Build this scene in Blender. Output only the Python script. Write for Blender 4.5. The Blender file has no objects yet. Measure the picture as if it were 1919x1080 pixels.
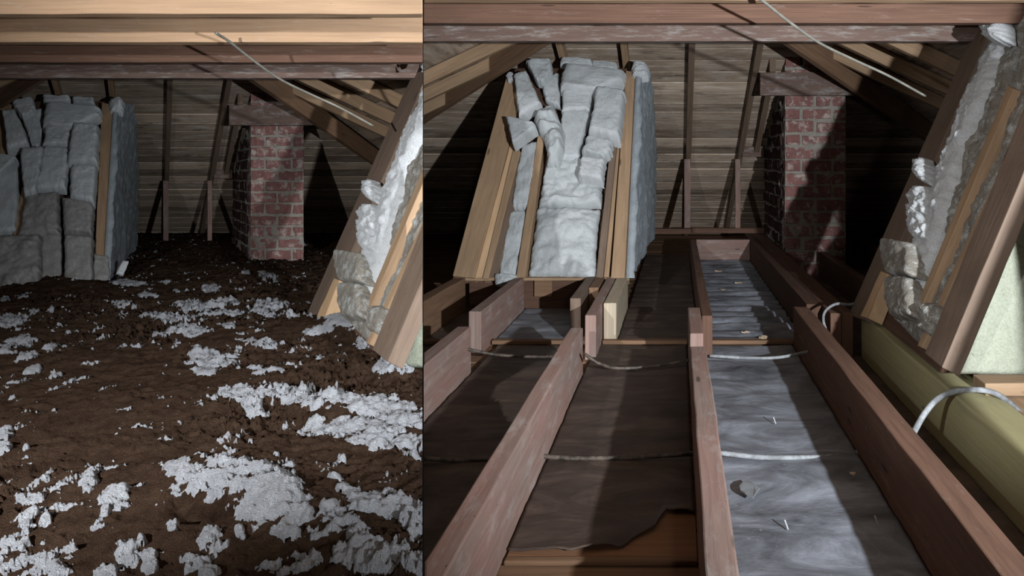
import bpy, bmesh, math, random
import numpy as np
from mathutils import Vector
random.seed(7)
S = bpy.context.scene
COL = S.collection
# ------------------------------------------------------------------ camera, world, light, exposure
FPX = 1300.0; VX = 1270.0; VY = 294.0          # focal length and vanishing point in pixels of the 1919x1080 frame
CAMZ = 0.86                                    # camera height over the ceiling boards
cd = bpy.data.cameras.new('camera'); cam = bpy.data.objects.new('camera', cd); COL.objects.link(cam)
cd.sensor_width = 36.0; cd.lens = FPX / 1919 * 36.0
cd.shift_x = -(VX - 959.5) / 1919; cd.shift_y = -(540 - VY) / 1919
cd.clip_start = 0.02; cd.clip_end = 60
cam.location = (0, 0, CAMZ); cam.rotation_euler = (math.radians(90), 0, 0)
S.camera = cam
S.view_settings.view_transform = 'Standard'; S.view_settings.look = 'None'
S.view_settings.gamma = 1; S.view_settings.use_curve_mapping = False
S.view_settings.exposure = 0.0
W = bpy.data.worlds.new('world'); S.world = W; W.use_nodes = True
W.node_tree.nodes['Background'].inputs[0].default_value = (0.30, 0.36, 0.5, 1)
W.node_tree.nodes['Background'].inputs[1].default_value = 0.012

def lamp(name, loc, aim, power, angle, blend, size, col):
    l = bpy.data.lights.new(name, 'SPOT'); l.energy = power; l.spot_size = math.radians(angle); l.spot_blend = blend
    l.shadow_soft_size = size; l.color = col
    o = bpy.data.objects.new(name, l); COL.objects.link(o); o.location = loc
    o.rotation_euler = (Vector(aim) - Vector(loc)).to_track_quat('-Z', 'Y').to_euler()
    return o
# key lamp beside the right-hand wall; fill and both accents are added light
lamp('work_lamp', (0.98, -0.10, CAMZ + 0.0), (-0.9, 5.0, CAMZ + 0.40), 680, 84, 1.0, 0.02, (0.88, 0.94, 1.0))
lamp('head_lamp', (0.30, -0.6, CAMZ + 0.15), (0.0, 4.0, CAMZ - 0.05), 18, 150, 1.0, 0.05, (1.0, 0.95, 0.90))  # added fill that lifts the general brightness
lamp('hand_lamp', (-0.50, 0.12, CAMZ + 0.10), (1.24, 2.12, CAMZ - 0.16), 105, 42, 0.6, 0.02, (0.92, 0.96, 1.0))  # added accent, brightens the leaning wall and spares the chimney
lamp('hand_lamp', (-1.05, -0.2, CAMZ + 0.25), (-1.35, 2.1, CAMZ - 0.47), 390, 62, 1.0, 0.02, (0.94, 0.97, 1.0))  # added light for the floor of the insulated attic

# ------------------------------------------------------------------ noise
def _hash(i, j, k, seed):
    n = (i * 374761393 + j * 668265263 + k * 2147483647 + seed * 974634777) & 0xFFFFFFFF
    n = ((n ^ (n >> 13)) * 1274126177) & 0xFFFFFFFF
    n = (n ^ (n >> 16)) & 0xFFFFFFFF
    return n / 4294967295.0
def vnoise(x, y, z=0.0, seed=0):
    x = np.asarray(x, dtype=float); y = np.asarray(y, dtype=float); z = np.zeros_like(x) + z
    xi = np.floor(x).astype(np.int64); yi = np.floor(y).astype(np.int64); zi = np.floor(z).astype(np.int64)
    fx = x - xi; fy = y - yi; fz = z - zi
    fx = fx*fx*(3-2*fx); fy = fy*fy*(3-2*fy); fz = fz*fz*(3-2*fz)
    r = 0
    for a in (0, 1):
        for b in (0, 1):
            for c in (0, 1):
                w = (fx if a else 1-fx) * (fy if b else 1-fy) * (fz if c else 1-fz)
                r = r + w * _hash(xi+a, yi+b, zi+c, seed)
    return r * 2 - 1
def fbm(x, y, z=0.0, seed=0, oct=4, gain=0.5, billow=False):
    t = 0; a = 1; s = 0
    for o in range(oct):
        n = vnoise(np.asarray(x)*2**o + o*17.3, np.asarray(y)*2**o + o*9.1, np.asarray(z)*2**o, seed+o)
        if billow: n = np.abs(n)*2 - 1
        t = t + a*n; s += a; a *= gain
    return t / s

# ------------------------------------------------------------------ materials
def newmat(name):
    m = bpy.data.materials.new(name); m.use_nodes = True
    nt = m.node_tree; b = nt.nodes['Principled BSDF']
    return m, nt, b
def N(nt, t, **kw):
    n = nt.nodes.new(t)
    for k, v in kw.items():
        if hasattr(n, k): setattr(n, k, v)
        else: n.inputs[k].default_value = v
    return n
def mapped(nt, kind, scale, loc=(0, 0, 0)):
    tc = N(nt, 'ShaderNodeTexCoord'); mp = N(nt, 'ShaderNodeMapping')
    mp.inputs['Scale'].default_value = scale; mp.inputs['Location'].default_value = loc
    nt.links.new(tc.outputs[kind], mp.inputs['Vector']); return mp.outputs['Vector']
def noise(nt, vec, scale, detail=5, rough=0.6, dist=0.0):
    n = N(nt, 'ShaderNodeTexNoise'); n.inputs['Scale'].default_value = scale; n.inputs['Detail'].default_value = detail
    n.inputs['Roughness'].default_value = rough; n.inputs['Distortion'].default_value = dist
    nt.links.new(vec, n.inputs['Vector']); return n.outputs['Fac']
def ramp(nt, fac, stops):
    r = N(nt, 'ShaderNodeValToRGB'); e = r.color_ramp.elements
    while len(e) < len(stops): e.new(0.5)
    for i, (p, c) in enumerate(stops):
        e[i].position = p; e[i].color = tuple(c) + (1,) if len(c) == 3 else c
    nt.links.new(fac, r.inputs['Fac']); return r.outputs['Color']
def mix(nt, fac, a, b, mode='MIX'):
    m = N(nt, 'ShaderNodeMix'); m.data_type = 'RGBA'; m.blend_type = mode
    for s, v in ((0, fac), (6, a), (7, b)):
        if hasattr(v, 'links'): nt.links.new(v, m.inputs[s])
        else: m.inputs[s].default_value = v if s == 0 else (tuple(v) + (1,))
    return m.outputs[2]
def bump(nt, b, h, strength, dist):
    n = N(nt, 'ShaderNodeBump'); n.inputs['Strength'].default_value = strength; n.inputs['Distance'].default_value = dist
    nt.links.new(h, n.inputs['Height']); nt.links.new(n.outputs['Normal'], b.inputs['Normal'])
K3 = lambda v: (v, v, v)
def wood(name, c1, c2, stain=None, samt=0.5, sth=0.5, knots=True, rough=0.8, blotch=None):
    m, nt, b = newmat(name)
    uv = mapped(nt, 'UV', (1.6, 26, 1)); uvb = mapped(nt, 'UV', (2.2, 7, 1)); uvs = mapped(nt, 'UV', (5, 12, 1))
    g = noise(nt, uv, 2.2, 6, 0.65, 0.6)
    col = ramp(nt, g, [(0.28, c2), (0.62, c1)])
    big = noise(nt, uvb, 1.3, 3, 0.5)
    col = mix(nt, ramp(nt, big, [(0.35, K3(0.0)), (0.7, K3(0.45))]), col, blotch or tuple(v*0.55 for v in c1))
    if stain:
        s = noise(nt, uvs, 1.5, 7, 0.72)
        col = mix(nt, ramp(nt, s, [(sth, K3(0)), (min(sth+0.16, 1), K3(samt))]), col, stain)
    if knots:
        v = N(nt, 'ShaderNodeTexVoronoi'); v.inputs['Scale'].default_value = 1.0
        nt.links.new(mapped(nt, 'UV', (2.6, 11, 1), (3.1, 1.7, 0)), v.inputs['Vector'])
        col = mix(nt, ramp(nt, v.outputs['Distance'], [(0.045, K3(0.85)), (0.09, K3(0.0))]), col, tuple(v_*0.35 for v_ in c2))
        v2 = N(nt, 'ShaderNodeTexVoronoi'); v2.inputs['Scale'].default_value = 1.0
        nt.links.new(mapped(nt, 'UV', (14, 34, 1)), v2.inputs['Vector'])
        col = mix(nt, ramp(nt, v2.outputs['Distance'], [(0.03, K3(0.8)), (0.055, K3(0.0))]), col, (0.02, 0.012, 0.008))
    nt.links.new(col, b.inputs['Base Color']); b.inputs['Roughness'].default_value = rough
    b.inputs['Specular IOR Level'].default_value = 0.25
    bump(nt, b, g, 0.35, 0.004)
    return m
M = {}
M['red'] = wood('aged_red_wood', (0.165, 0.09, 0.06), (0.095, 0.05, 0.034), (0.28, 0.22, 0.19), 0.55, 0.57)
M['red_white'] = wood('chalky_red_wood', (0.17, 0.11, 0.087), (0.11, 0.072, 0.058), (0.32, 0.30, 0.28), 0.7, 0.50)
M['orange'] = wood('pale_orange_wood', (0.50, 0.325, 0.20), (0.38, 0.235, 0.14), (0.55, 0.48, 0.42), 0.45, 0.58)
M['pine'] = wood('tan_pine_wood', (0.38, 0.255, 0.155), (0.27, 0.17, 0.10), (0.30, 0.22, 0.15), 0.5, 0.6)
M['pale'] = wood('fresh_pale_pine', (0.62, 0.42, 0.25), (0.52, 0.33, 0.18), None)
M['brown'] = wood('brown_wood', (0.23, 0.135, 0.08), (0.14, 0.08, 0.045), None)
M['dustbrown'] = wood('dusty_brown_wood', (0.19, 0.135, 0.10), (0.13, 0.088, 0.064), (0.08, 0.05, 0.03), 0.5, 0.55)
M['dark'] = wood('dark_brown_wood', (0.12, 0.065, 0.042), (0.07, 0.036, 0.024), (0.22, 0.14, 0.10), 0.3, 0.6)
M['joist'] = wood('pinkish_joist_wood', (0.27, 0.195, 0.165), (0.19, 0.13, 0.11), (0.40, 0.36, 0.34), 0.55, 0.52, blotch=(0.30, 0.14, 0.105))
M['joistpale'] = wood('pale_stained_joist_wood', (0.50, 0.42, 0.31), (0.38, 0.30, 0.21), (0.35, 0.19, 0.10), 0.6, 0.56)
M['rafter'] = wood('grey_brown_rafter_wood', (0.21, 0.145, 0.10), (0.12, 0.08, 0.055), (0.3, 0.25, 0.2), 0.3, 0.6)
M['yellow'] = wood('olive_yellow_timber', (0.33, 0.30, 0.17), (0.26, 0.23, 0.125), (0.15, 0.10, 0.04), 0.75, 0.66, blotch=(0.40, 0.36, 0.17))
M['rust'] = wood('rusty_brown_board', (0.30, 0.155, 0.085), (0.22, 0.105, 0.055), None, knots=False)
M['cutend'] = wood('reddish_cut_end', (0.60, 0.34, 0.24), (0.45, 0.23, 0.15), None, knots=False)

def sheathing_mat():
    m, nt, b = newmat('weathered_roof_boards')
    tc = N(nt, 'ShaderNodeTexCoord'); sp = N(nt, 'ShaderNodeSeparateXYZ'); nt.links.new(tc.outputs['UV'], sp.inputs[0])
    fl = N(nt, 'ShaderNodeMath', operation='FLOOR'); nt.links.new(sp.outputs[1], fl.inputs[0])
    wn = N(nt, 'ShaderNodeTexWhiteNoise', noise_dimensions='1D'); nt.links.new(fl.outputs[0], wn.inputs['W'])
    g = noise(nt, mapped(nt, 'UV', (0.9, 1.1, 1)), 2.4, 7, 0.72, 0.8)
    col = ramp(nt, g, [(0.28, (0.08, 0.062, 0.05)), (0.42, (0.33, 0.24, 0.17)), (0.56, (0.50, 0.39, 0.29)), (0.68, (0.74, 0.68, 0.60))])
    col = mix(nt, ramp(nt, wn.outputs['Value'], [(0.0, K3(0.0)), (1.0, K3(0.62))]), col, (0.55, 0.43, 0.33), 'MIX')
    g2 = noise(nt, mapped(nt, 'UV', (2.5, 1.2, 1), (4, 3, 0)), 1.6, 5, 0.7)
    col = mix(nt, ramp(nt, g2, [(0.52, K3(0)), (0.72, K3(0.6))]), col, (0.66, 0.62, 0.57))
    col = mix(nt, ramp(nt, noise(nt, mapped(nt, 'UV', (1.5, 0.8, 1), (9, 1, 0)), 1.9, 5, 0.7), [(0.56, K3(0)), (0.72, K3(0.75))]), col, (0.03, 0.024, 0.02))
    nt.links.new(col, b.inputs['Base Color']); wm = ramp(nt, wn.outputs['Value'], [(0.0, (0.58, 0.56, 0.54)), (0.45, (0.95, 0.94, 0.93)), (1.0, (1.30, 1.28, 1.26))])
    col = mix(nt, 1.0, col, wm, 'MULTIPLY')
    fr = N(nt, 'ShaderNodeMath', operation='FRACT'); nt.links.new(sp.outputs[1], fr.inputs[0])
    col = mix(nt, ramp(nt, fr.outputs[0], [(0.03, K3(0.85)), (0.09, K3(0.0))]), col, (0.03, 0.022, 0.018))
    nt.links.new(col, b.inputs['Base Color'])
    b.inputs['Roughness'].default_value = 0.9
    bump(nt, b, g, 0.4, 0.004); return m
M['sheath'] = sheathing_mat()
def fluffy(name, c1, c2, dirt=None, damt=0.8, dth=0.5, scale=14, bstr=0.7, dscale=9, bd=0.012):
    m, nt, b = newmat(name)
    v = mapped(nt, 'Object', (1, 1, 1))
    n1 = noise(nt, v, scale, 6, 0.7, 0.3); n2 = noise(nt, v, scale*7, 4, 0.8)
    col = ramp(nt, n1, [(0.3, c2), (0.65, c1)])
    if dirt:
        n3 = noise(nt, v, dscale, 8, 0.72)
        col = mix(nt, ramp(nt, n3, [(dth, K3(0)), (min(dth+0.12, 1), K3(damt))]), col, dirt)
    nt.links.new(col, b.inputs['Base Color']); b.inputs['Roughness'].default_value = 1.0
    b.inputs['Specular IOR Level'].default_value = 0.0
    n4 = noise(nt, v, scale*14, 5, 0.85)
    col = mix(nt, ramp(nt, n4, [(0.36, K3(0.45)), (0.56, K3(0.0))]), col, tuple(q*0.45 for q in c2))
    nt.links.new(col, b.inputs['Base Color'])
    h = N(nt, 'ShaderNodeMath', operation='ADD'); nt.links.new(n4, h.inputs[0]); nt.links.new(n2, h.inputs[1])
    bump(nt, b, h.outputs[0], bstr, bd); return m
M['batt'] = fluffy('grey_white_wool', (0.76, 0.79, 0.80), (0.64, 0.67, 0.67))
M['battdust'] = fluffy('dust_covered_wool', (0.46, 0.45, 0.43), (0.34, 0.33, 0.31), (0.24, 0.21, 0.18), 0.6, 0.56)
M['wool'] = fluffy('bright_white_wool', (0.84, 0.86, 0.88), (0.70, 0.72, 0.72))
M['wooldirt'] = fluffy('brown_dusted_wool', (0.46, 0.43, 0.38), (0.27, 0.235, 0.19), (0.74, 0.76, 0.74), 0.85, 0.50, 12, 0.8, 22)
M['woolgreen'] = fluffy('pale_green_white_wool', (0.47, 0.48, 0.38), (0.40, 0.42, 0.32), (0.15, 0.14, 0.09), 0.8, 0.60, 10, 0.5, 30)
M['sidewool'] = fluffy('silvery_side_wool', (0.52, 0.57, 0.60), (0.38, 0.42, 0.45))
M['fill'] = fluffy('brown_loose_fill', (0.165, 0.102, 0.068), (0.07, 0.042, 0.029), (0.27, 0.15, 0.06), 0.6, 0.62, 22, 1.0, 60, 0.035)
M['clump'] = fluffy('white_loose_fill', (0.86, 0.88, 0.93), (0.66, 0.67, 0.71), (0.16, 0.10, 0.06), 0.9, 0.58, 18, 1.0, 40, 0.014)
def paper(name, c1, c2, c3, a, dust=0.5):
    m, nt, b = newmat(name)
    v = mapped(nt, 'Object', (2.0, 4.0, 1)); v2 = mapped(nt, 'Object', (1, 1, 1))
    n1 = noise(nt, v, 1.6, 8, 0.68, 0.8); n2 = noise(nt, v2, 60, 3, 0.6)
    col = ramp(nt, n1, [(0.30, c1), (0.50, c2), (0.68, c3)])
    col = mix(nt, ramp(nt, n2, [(0.66, K3(0)), (0.74, K3(a))]), col, c3)
    nt.links.new(col, b.inputs['Base Color']); b.inputs['Roughness'].default_value = 0.62
    b.inputs['Specular IOR Level'].default_value = 0.4
    bump(nt, b, n1, 0.5, 0.01); return m
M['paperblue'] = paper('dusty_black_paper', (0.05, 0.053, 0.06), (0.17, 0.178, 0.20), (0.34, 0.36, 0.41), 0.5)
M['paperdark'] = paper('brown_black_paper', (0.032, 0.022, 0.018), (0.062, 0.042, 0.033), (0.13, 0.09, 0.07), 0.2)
def brickmat():
    m, nt, b = newmat('red_brick')
    v = mapped(nt, 'Object', (1, 1, 1))
    n = noise(nt, v, 9, 6, 0.7); n2 = noise(nt, v, 16, 7, 0.75)
    col = ramp(nt, n, [(0.3, (0.14, 0.062, 0.055)), (0.7, (0.27, 0.125, 0.11))])
    col = mix(nt, ramp(nt, n2, [(0.52, K3(0)), (0.62, K3(0.85))]), col, (0.46, 0.39, 0.34))
    nt.links.new(col, b.inputs['Base Color']); b.inputs['Roughness'].default_value = 0.9
    bump(nt, b, n2, 0.6, 0.006); return m
M['brick'] = brickmat()
M['sidebrick'] = fluffy('sooty_side_brick', (0.17, 0.10, 0.085), (0.06, 0.045, 0.045), (0.42, 0.40, 0.40), 0.8, 0.58, 14, 0.9, 18)  # side bricks toned darker and greyer than the front ones
M['mortar'] = fluffy('pale_mortar', (0.56, 0.51, 0.44), (0.38, 0.33, 0.28), (0.2, 0.12, 0.1), 0.5, 0.62, 20)
def plainmat(name, c, r=0.6, sp=0.3, c2=None, sc=25):
    m, nt, b = newmat(name)
    if c2:
        col = ramp(nt, noise(nt, mapped(nt, 'Object', (1, 1, 1)), sc, 5, 0.7), [(0.4, c), (0.62, c2)])
        nt.links.new(col, b.inputs['Base Color'])
    else: b.inputs['Base Color'].default_value = tuple(c) + (1,)
    b.inputs['Roughness'].default_value = r; b.inputs['Specular IOR Level'].default_value = sp; return m
M['cable'] = plainmat('grey_cable_sheath', (0.17, 0.175, 0.18), 0.7, 0.15, (0.30, 0.31, 0.32), 40)
M['cabledark'] = plainmat('black_cable_sheath', (0.03, 0.025, 0.02), 0.5, 0.4, (0.12, 0.09, 0.07), 50)
M['wire'] = plainmat('beige_wire_sheath', (0.15, 0.145, 0.125), 0.6, 0.2, (0.22, 0.21, 0.18))
M['scrap'] = plainmat('pale_wood_scrap', (0.62, 0.50, 0.38), 0.9, 0.1, (0.5, 0.36, 0.24))
M['greyscrap'] = plainmat('grey_paper_scrap', (0.20, 0.21, 0.22), 0.9, 0.1, (0.16, 0.165, 0.17))
M['nail'] = plainmat('steel_nail', (0.45, 0.45, 0.47), 0.35, 0.5)
M['black'] = plainmat('dark_partition', (0.012, 0.011, 0.010), 0.95, 0.05)

# ------------------------------------------------------------------ the two attics: the cleared one (R) and the insulated one (L)
# The insulated attic is smaller and its long timbers run off to the left; a thin added divider on the line X = -K Y stands between the two.
K = (VX - 793) / FPX
class Site:
    def __init__(s, name, sc, lean, drop, word):
        s.name = name; s.sc = sc; s.lean = lean; s.drop = drop; s.word = word
    def w(s, P):
        P = np.asarray(P, dtype=float)
        return np.stack([s.sc*P[:, 0] + s.lean*P[:, 1], P[:, 1], s.sc*P[:, 2] + s.drop*P[:, 1] + CAMZ], 1)
    def side(s, V):                      # positive on this attic's own side of the added divider
        d = V[:, 0] + K*V[:, 1]
        return d if s.name == 'R' else -d
R = Site('R', 1.0, 0.0, 0.0, 'cleared attic')
L = Site('L', 0.87, -0.75, -41/FPX, 'insulated attic')

def tag(o, label=None, cat=None, group=None, kind=None):
    if label: o['label'] = label
    if cat: o['category'] = cat
    if group: o['group'] = group
    if kind: o['kind'] = kind
    return o
def finish(site, name, V, F, mat, UV=None, smooth=False, parent=None, bevel=0.0, origin=None, cut=True, mats=None, fmat=None):
    """V local points, F faces, UV per face loop list."""
    Wd = site.w(V) if site else np.asarray(V, dtype=float)
    need = False
    if site and cut:
        d = site.side(Wd)
        if d.max() <= 0.001: return None
        need = d.min() < 0.0015
    if origin is None:
        mn = Wd.min(0); mx = Wd.max(0); origin = np.array([(mn[0]+mx[0])/2, (mn[1]+mx[1])/2, mn[2]])
    if need and len(Wd):
        pass
    me = bpy.data.meshes.new(name)
    me.from_pydata((Wd - origin).tolist(), [], F if isinstance(F, list) else F.tolist())
    for mm in (mats or [mat]): me.materials.append(mm)
    if fmat is not None: me.polygons.foreach_set('material_index', fmat)
    if UV is not None:
        l = me.uv_layers.new(name='UVMap'); l.data.foreach_set('uv', np.asarray(UV, dtype=float).ravel())
    bm = bmesh.new(); bm.from_mesh(me)
    if need:
        n = Vector((1, K, 0)).normalized() * (1 if site.name == 'R' else -1)
        co = Vector((0, 0, 0)) + n*0.0015 - Vector(origin)
        g = bmesh.ops.bisect_plane(bm, geom=bm.verts[:] + bm.edges[:] + bm.faces[:], plane_co=co, plane_no=n, clear_inner=True)
        ed = [e for e in g['geom_cut'] if isinstance(e, bmesh.types.BMEdge)]
        if len(F) < 4000: bmesh.ops.holes_fill(bm, edges=[e for e in ed if e.is_boundary], sides=0)
    if len(F) < 60000: bmesh.ops.recalc_face_normals(bm, faces=bm.faces[:])
    bm.to_mesh(me); bm.free()
    if smooth: me.polygons.foreach_set('use_smooth', [True]*len(me.polygons))
    o = bpy.data.objects.new(name, me); COL.objects.link(o); o.location = tuple(origin)
    if bevel:
        b = o.modifiers.new('bevel', 'BEVEL'); b.width = bevel; b.segments = 2; b.limit_method = 'ANGLE'; b.angle_limit = math.radians(40)
    if parent:
        o.parent = parent; o.matrix_parent_inverse = parent.matrix_basis.inverted() if False else o.matrix_parent_inverse
        o.location = tuple(np.asarray(origin) - np.array(parent.location))
    return o
def empty(name, loc): 
    o = bpy.data.objects.new(name, None); COL.objects.link(o); o.location = loc; o.empty_display_size = 0.1; return o

def hexa(A, B, segs=1, jit=0.0, sideonly=False):
    """prism from ring A (4 pts) to ring B (4 pts): V, F, UV (grain along the length)"""
    A = np.array(A, float); B = np.array(B, float); n = max(1, segs)
    V = []
    for i in range(n+1):
        t = i/n; r = A*(1-t) + B*t
        if jit and 0 <= i <= n:
            r = r + np.array([[random.uniform(-jit, jit) for _ in range(3)] for _ in range(4)])
        V.extend(r.tolist())
    Ln = np.linalg.norm(A.mean(0) - B.mean(0)); u0 = random.uniform(0, 30); v0 = random.uniform(0, 30)
    per = [0]
    for k in range(4): per.append(per[-1] + np.linalg.norm(A[(k+1) % 4] - A[k]))
    F = []; UV = []
    for i in range(n):
        for k in range(4):
            a = i*4+k; b = i*4+(k+1) % 4
            F.append([a, b, b+4, a+4])
            ua = u0 + Ln*i/n; ub = u0 + Ln*(i+1)/n
            UV += [(ua, v0+per[k]), (ua, v0+per[k+1]), (ub, v0+per[k+1]), (ub, v0+per[k])]
    w = per[1]; h = per[2]-per[1]
    F.append([3, 2, 1, 0]); UV += [(u0+h*.2, v0), (u0+h*.2, v0+w), (u0, v0+w), (u0, v0)]
    e = n*4; F.append([e, e+1, e+2, e+3]); UV += [(u0, v0+5), (u0, v0+w+5), (u0+h*.2, v0+w+5), (u0+h*.2, v0+5)]
    return V, F, UV
def merge(parts):
    V = []; F = []; UV = []
    for v, f, u in parts:
        o = len(V); V += list(v); F += [[i+o for i in q] for q in f]; UV += list(u)
    return V, F, UV
def box(x0, x1, y0, y1, z0, z1, axis='y', segs=1, jit=0.0):
    if axis == 'y':
        A = [(x0, y0, z0), (x1, y0, z0), (x1, y0, z1), (x0, y0, z1)]; B = [(x, y1, z) for x, y, z in A]
    elif axis == 'x':
        A = [(x0, y0, z0), (x0, y1, z0), (x0, y1, z1), (x0, y0, z1)]; B = [(x1, y, z) for x, y, z in A]
    else:
        A = [(x0, y0, z0), (x1, y0, z0), (x1, y1, z0), (x0, y1, z0)]; B = [(x, y, z1) for x, y, z in A]
    return hexa(A, B, segs, jit)
def member(site, name, label, cat, group, mat, geo, bevel=0.003, parent=None, kind=None):
    V, F, UV = geo
    o = finish(site, name, np.array(V), F, M[mat], UV, bevel=bevel, parent=parent)
    if o: tag(o, label, cat, group, kind)
    return o

# planes in attic coordinates: n.p = d ; rays from the camera through a pixel of the cleared attic's frame
class Plane:
    def __init__(s, n, p0):
        s.n = np.array(n, float); s.n /= np.linalg.norm(s.n); s.d = float(s.n @ np.array(p0, float))
    def off(s, t): q = Plane.__new__(Plane); q.n = s.n; q.d = s.d + t; return q
    def at(s, px, py):
        r = np.array([(px-VX)/FPX, 1.0, (VY-py)/FPX]); return r * (s.d / (s.n @ r))
def toR(px, py): return VX + (px-295)/0.87, VY - (335-py)/0.87
ZJ = -0.67; ZF = -0.86
PB = Plane((0, -1.30, 0.90), (0, 3.85, ZJ))                     # sloped wool-filled wall on the left, facing the camera and up
PC = Plane((-1, 0, 0.45), (0.74, 0, ZJ))                        # leaning wall on the right
def zend(y): return -0.02 + (6.1-y)*0.578                       # underside of end rafters
def zside(x): return 1.15 - 0.47*abs(x+0.06)

def board_on(site, name, label, cat, group, mat, plane, quad, thick, mat_frame='R', segs=6, jit=0.0008, bevel=0.003, off=0.0):
    """timber lying on a plane: quad px (bottom-left, bottom-right, top-right, top-left); its top face stands off+thick from the plane"""
    pl = plane.off(off+thick)
    q = [pl.at(*(toR(*p) if mat_frame == 'L' else p)) for p in quad]
    n = plane.n*thick
    A = [q[0], q[1], q[1]-n, q[0]-n]; B = [q[3], q[2], q[2]-n, q[3]-n]
    return member(site, name, label, cat, group, mat, hexa(A, B, segs, jit), bevel)

def slab(site, name, label, cat, group, mat, plane, st, thick, frame='R', off=0.0, nu=26, nv=40, amp=0.012, fr=14, edge=0.005, p=12, seed=0, kind=None, fold=0.0, hi=0.004, hem=0.0):
    """soft lumpy slab on a plane; st = stations (pxL,pyL,pxR,pyR) from top to bottom"""
    pts = []
    for a in st:
        l = toR(a[0], a[1]) if frame == 'L' else (a[0], a[1]); r = toR(a[2], a[3]) if frame == 'L' else (a[2], a[3])
        pts.append((plane.off(off+thick).at(*l) - plane.n*thick, plane.off(off+thick).at(*r) - plane.n*thick))
    Lp = np.array([q[0] for q in pts]); Rp = np.array([q[1] for q in pts])
    mid = (Lp+Rp)/2; cum = np.concatenate([[0], np.cumsum(np.linalg.norm(np.diff(mid, axis=0), axis=1))]); cum /= cum[-1]
    vv = (1-np.cos(np.linspace(0, 1, nv)*np.pi))/2*0.5 + np.linspace(0, 1, nv)*0.5
    uu = (1-np.cos(np.linspace(0, 1, nu)*np.pi))/2*0.5 + np.linspace(0, 1, nu)*0.5
    li = np.stack([np.interp(vv, cum, Lp[:, k]) for k in range(3)], 1); ri = np.stack([np.interp(vv, cum, Rp[:, k]) for k in range(3)], 1)
    U, Vg = np.meshgrid(uu, vv)
    P = li[:, None, :]*(1-U[..., None]) + ri[:, None, :]*U[..., None]
    # ragged outline
    ax = ri-li; axn = ax/np.linalg.norm(ax, axis=1, keepdims=True)
    dn = np.gradient(mid_i := (li+ri)/2, axis=0); dn /= np.linalg.norm(dn, axis=1, keepdims=True)+1e-9
    P = P + axn[:, None, :]*(edge*fbm(Vg*nv*0.25+3, U*2.0, seed*1.7, seed, 3))[..., None]*2
    P = P + dn[:, None, :]*(edge*fbm(U*nu*0.2+9, Vg*2.0, seed*2.3, seed+5, 3))[..., None]*2
    prof = (1-np.abs(2*U-1)**p)**0.5 * (1-np.abs(2*Vg-1)**(p*1.6))**0.5
    q = P.reshape(-1, 3)
    nz = fbm(q[:, 0]*fr, q[:, 1]*fr, q[:, 2]*fr, seed, 4).reshape(U.shape)
    nb = fbm(q[:, 0]*fr*3.1, q[:, 1]*fr*3.1, q[:, 2]*fr*3.1, seed+9, 3, billow=True).reshape(U.shape)
    cre = fold*np.abs(fbm(q[:, 0]*6, q[:, 1]*6, q[:, 2]*16, seed+3, 2).reshape(U.shape))
    H = prof*(thick + amp*nz*1.1 + hi*nb - cre)
    T = P + plane.n*H[..., None]
    Bt = P + plane.n*0.0
    nvv, nuu = U.shape
    V = np.concatenate([T.reshape(-1, 3), Bt.reshape(-1, 3) - plane.n*0.002]); n0 = nvv*nuu
    F = []
    for i in range(nvv-1):
        for j in range(nuu-1):
            a = i*nuu+j; F.append([a, a+1, a+nuu+1, a+nuu]); F.append([n0+a, n0+a+nuu, n0+a+nuu+1, n0+a+1])
    per = [(0, j) for j in range(nuu)] + [(i, nuu-1) for i in range(1, nvv)] + [(nvv-1, j) for j in range(nuu-2, -1, -1)] + [(i, 0) for i in range(nvv-2, 0, -1)]
    ids = [i*nuu+j for i, j in per]
    for k in range(len(ids)):
        a = ids[k]; b = ids[(k+1) % len(ids)]; F.append([b, a, n0+a, n0+b])
    fm = None
    if hem:  # lower cut edge painted whiter as lit, partly cleaner wool
        fm = [1 if (len(f) and f[0] < n0*2 and Vg.ravel()[f[0] % n0] > 1-hem) else 0 for f in F]
    o = finish(site, name, V, F, M[mat], smooth=True, mats=[M[mat], M['wool']], fmat=fm)
    if o: tag(o, label, cat, group, kind)
    return o
def tube(site, name, label, cat, group, mat, pts, r, nseg=10, sub=10):
    P = np.array(pts, float)
    # Catmull-Rom
    Q = []
    E = np.vstack([2*P[0]-P[1], P, 2*P[-1]-P[-2]])
    for i in range(1, len(E)-2):
        for t in np.linspace(0, 1, sub, endpoint=False):
            Q.append(0.5*((2*E[i]) + (-E[i-1]+E[i+1])*t + (2*E[i-1]-5*E[i]+4*E[i+1]-E[i+2])*t*t + (-E[i-1]+3*E[i]-3*E[i+1]+E[i+2])*t**3))
    Q.append(P[-1]); Q = np.array(Q)
    V = []; F = []
    up = np.array([0.1, 0.2, 1.0])
    for i, q in enumerate(Q):
        d = Q[min(i+1, len(Q)-1)]-Q[max(i-1, 0)]; d /= np.linalg.norm(d)
        a = np.cross(d, up); a /= np.linalg.norm(a); b = np.cross(d, a)
        for k in range(nseg):
            an = 2*math.pi*k/nseg; V.append(q + r*(a*math.cos(an)+b*math.sin(an)))
    for i in range(len(Q)-1):
        for k in range(nseg):
            F.append([i*nseg+k, i*nseg+(k+1) % nseg, (i+1)*nseg+(k+1) % nseg, (i+1)*nseg+k])
    F.append(list(range(nseg))); F.append([(len(Q)-1)*nseg+k for k in range(nseg)])
    o = finish(site, name, np.array(V), F, M[mat], smooth=True)
    if o: tag(o, label, cat, group)
    return o
def pxy(px, py, y): return ((px-VX)/FPX*y, y, (VY-py)/FPX*y)
def pz(px, py, z): y = -z*FPX/(py-VY); return ((px-VX)/FPX*y, y, z)

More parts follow.
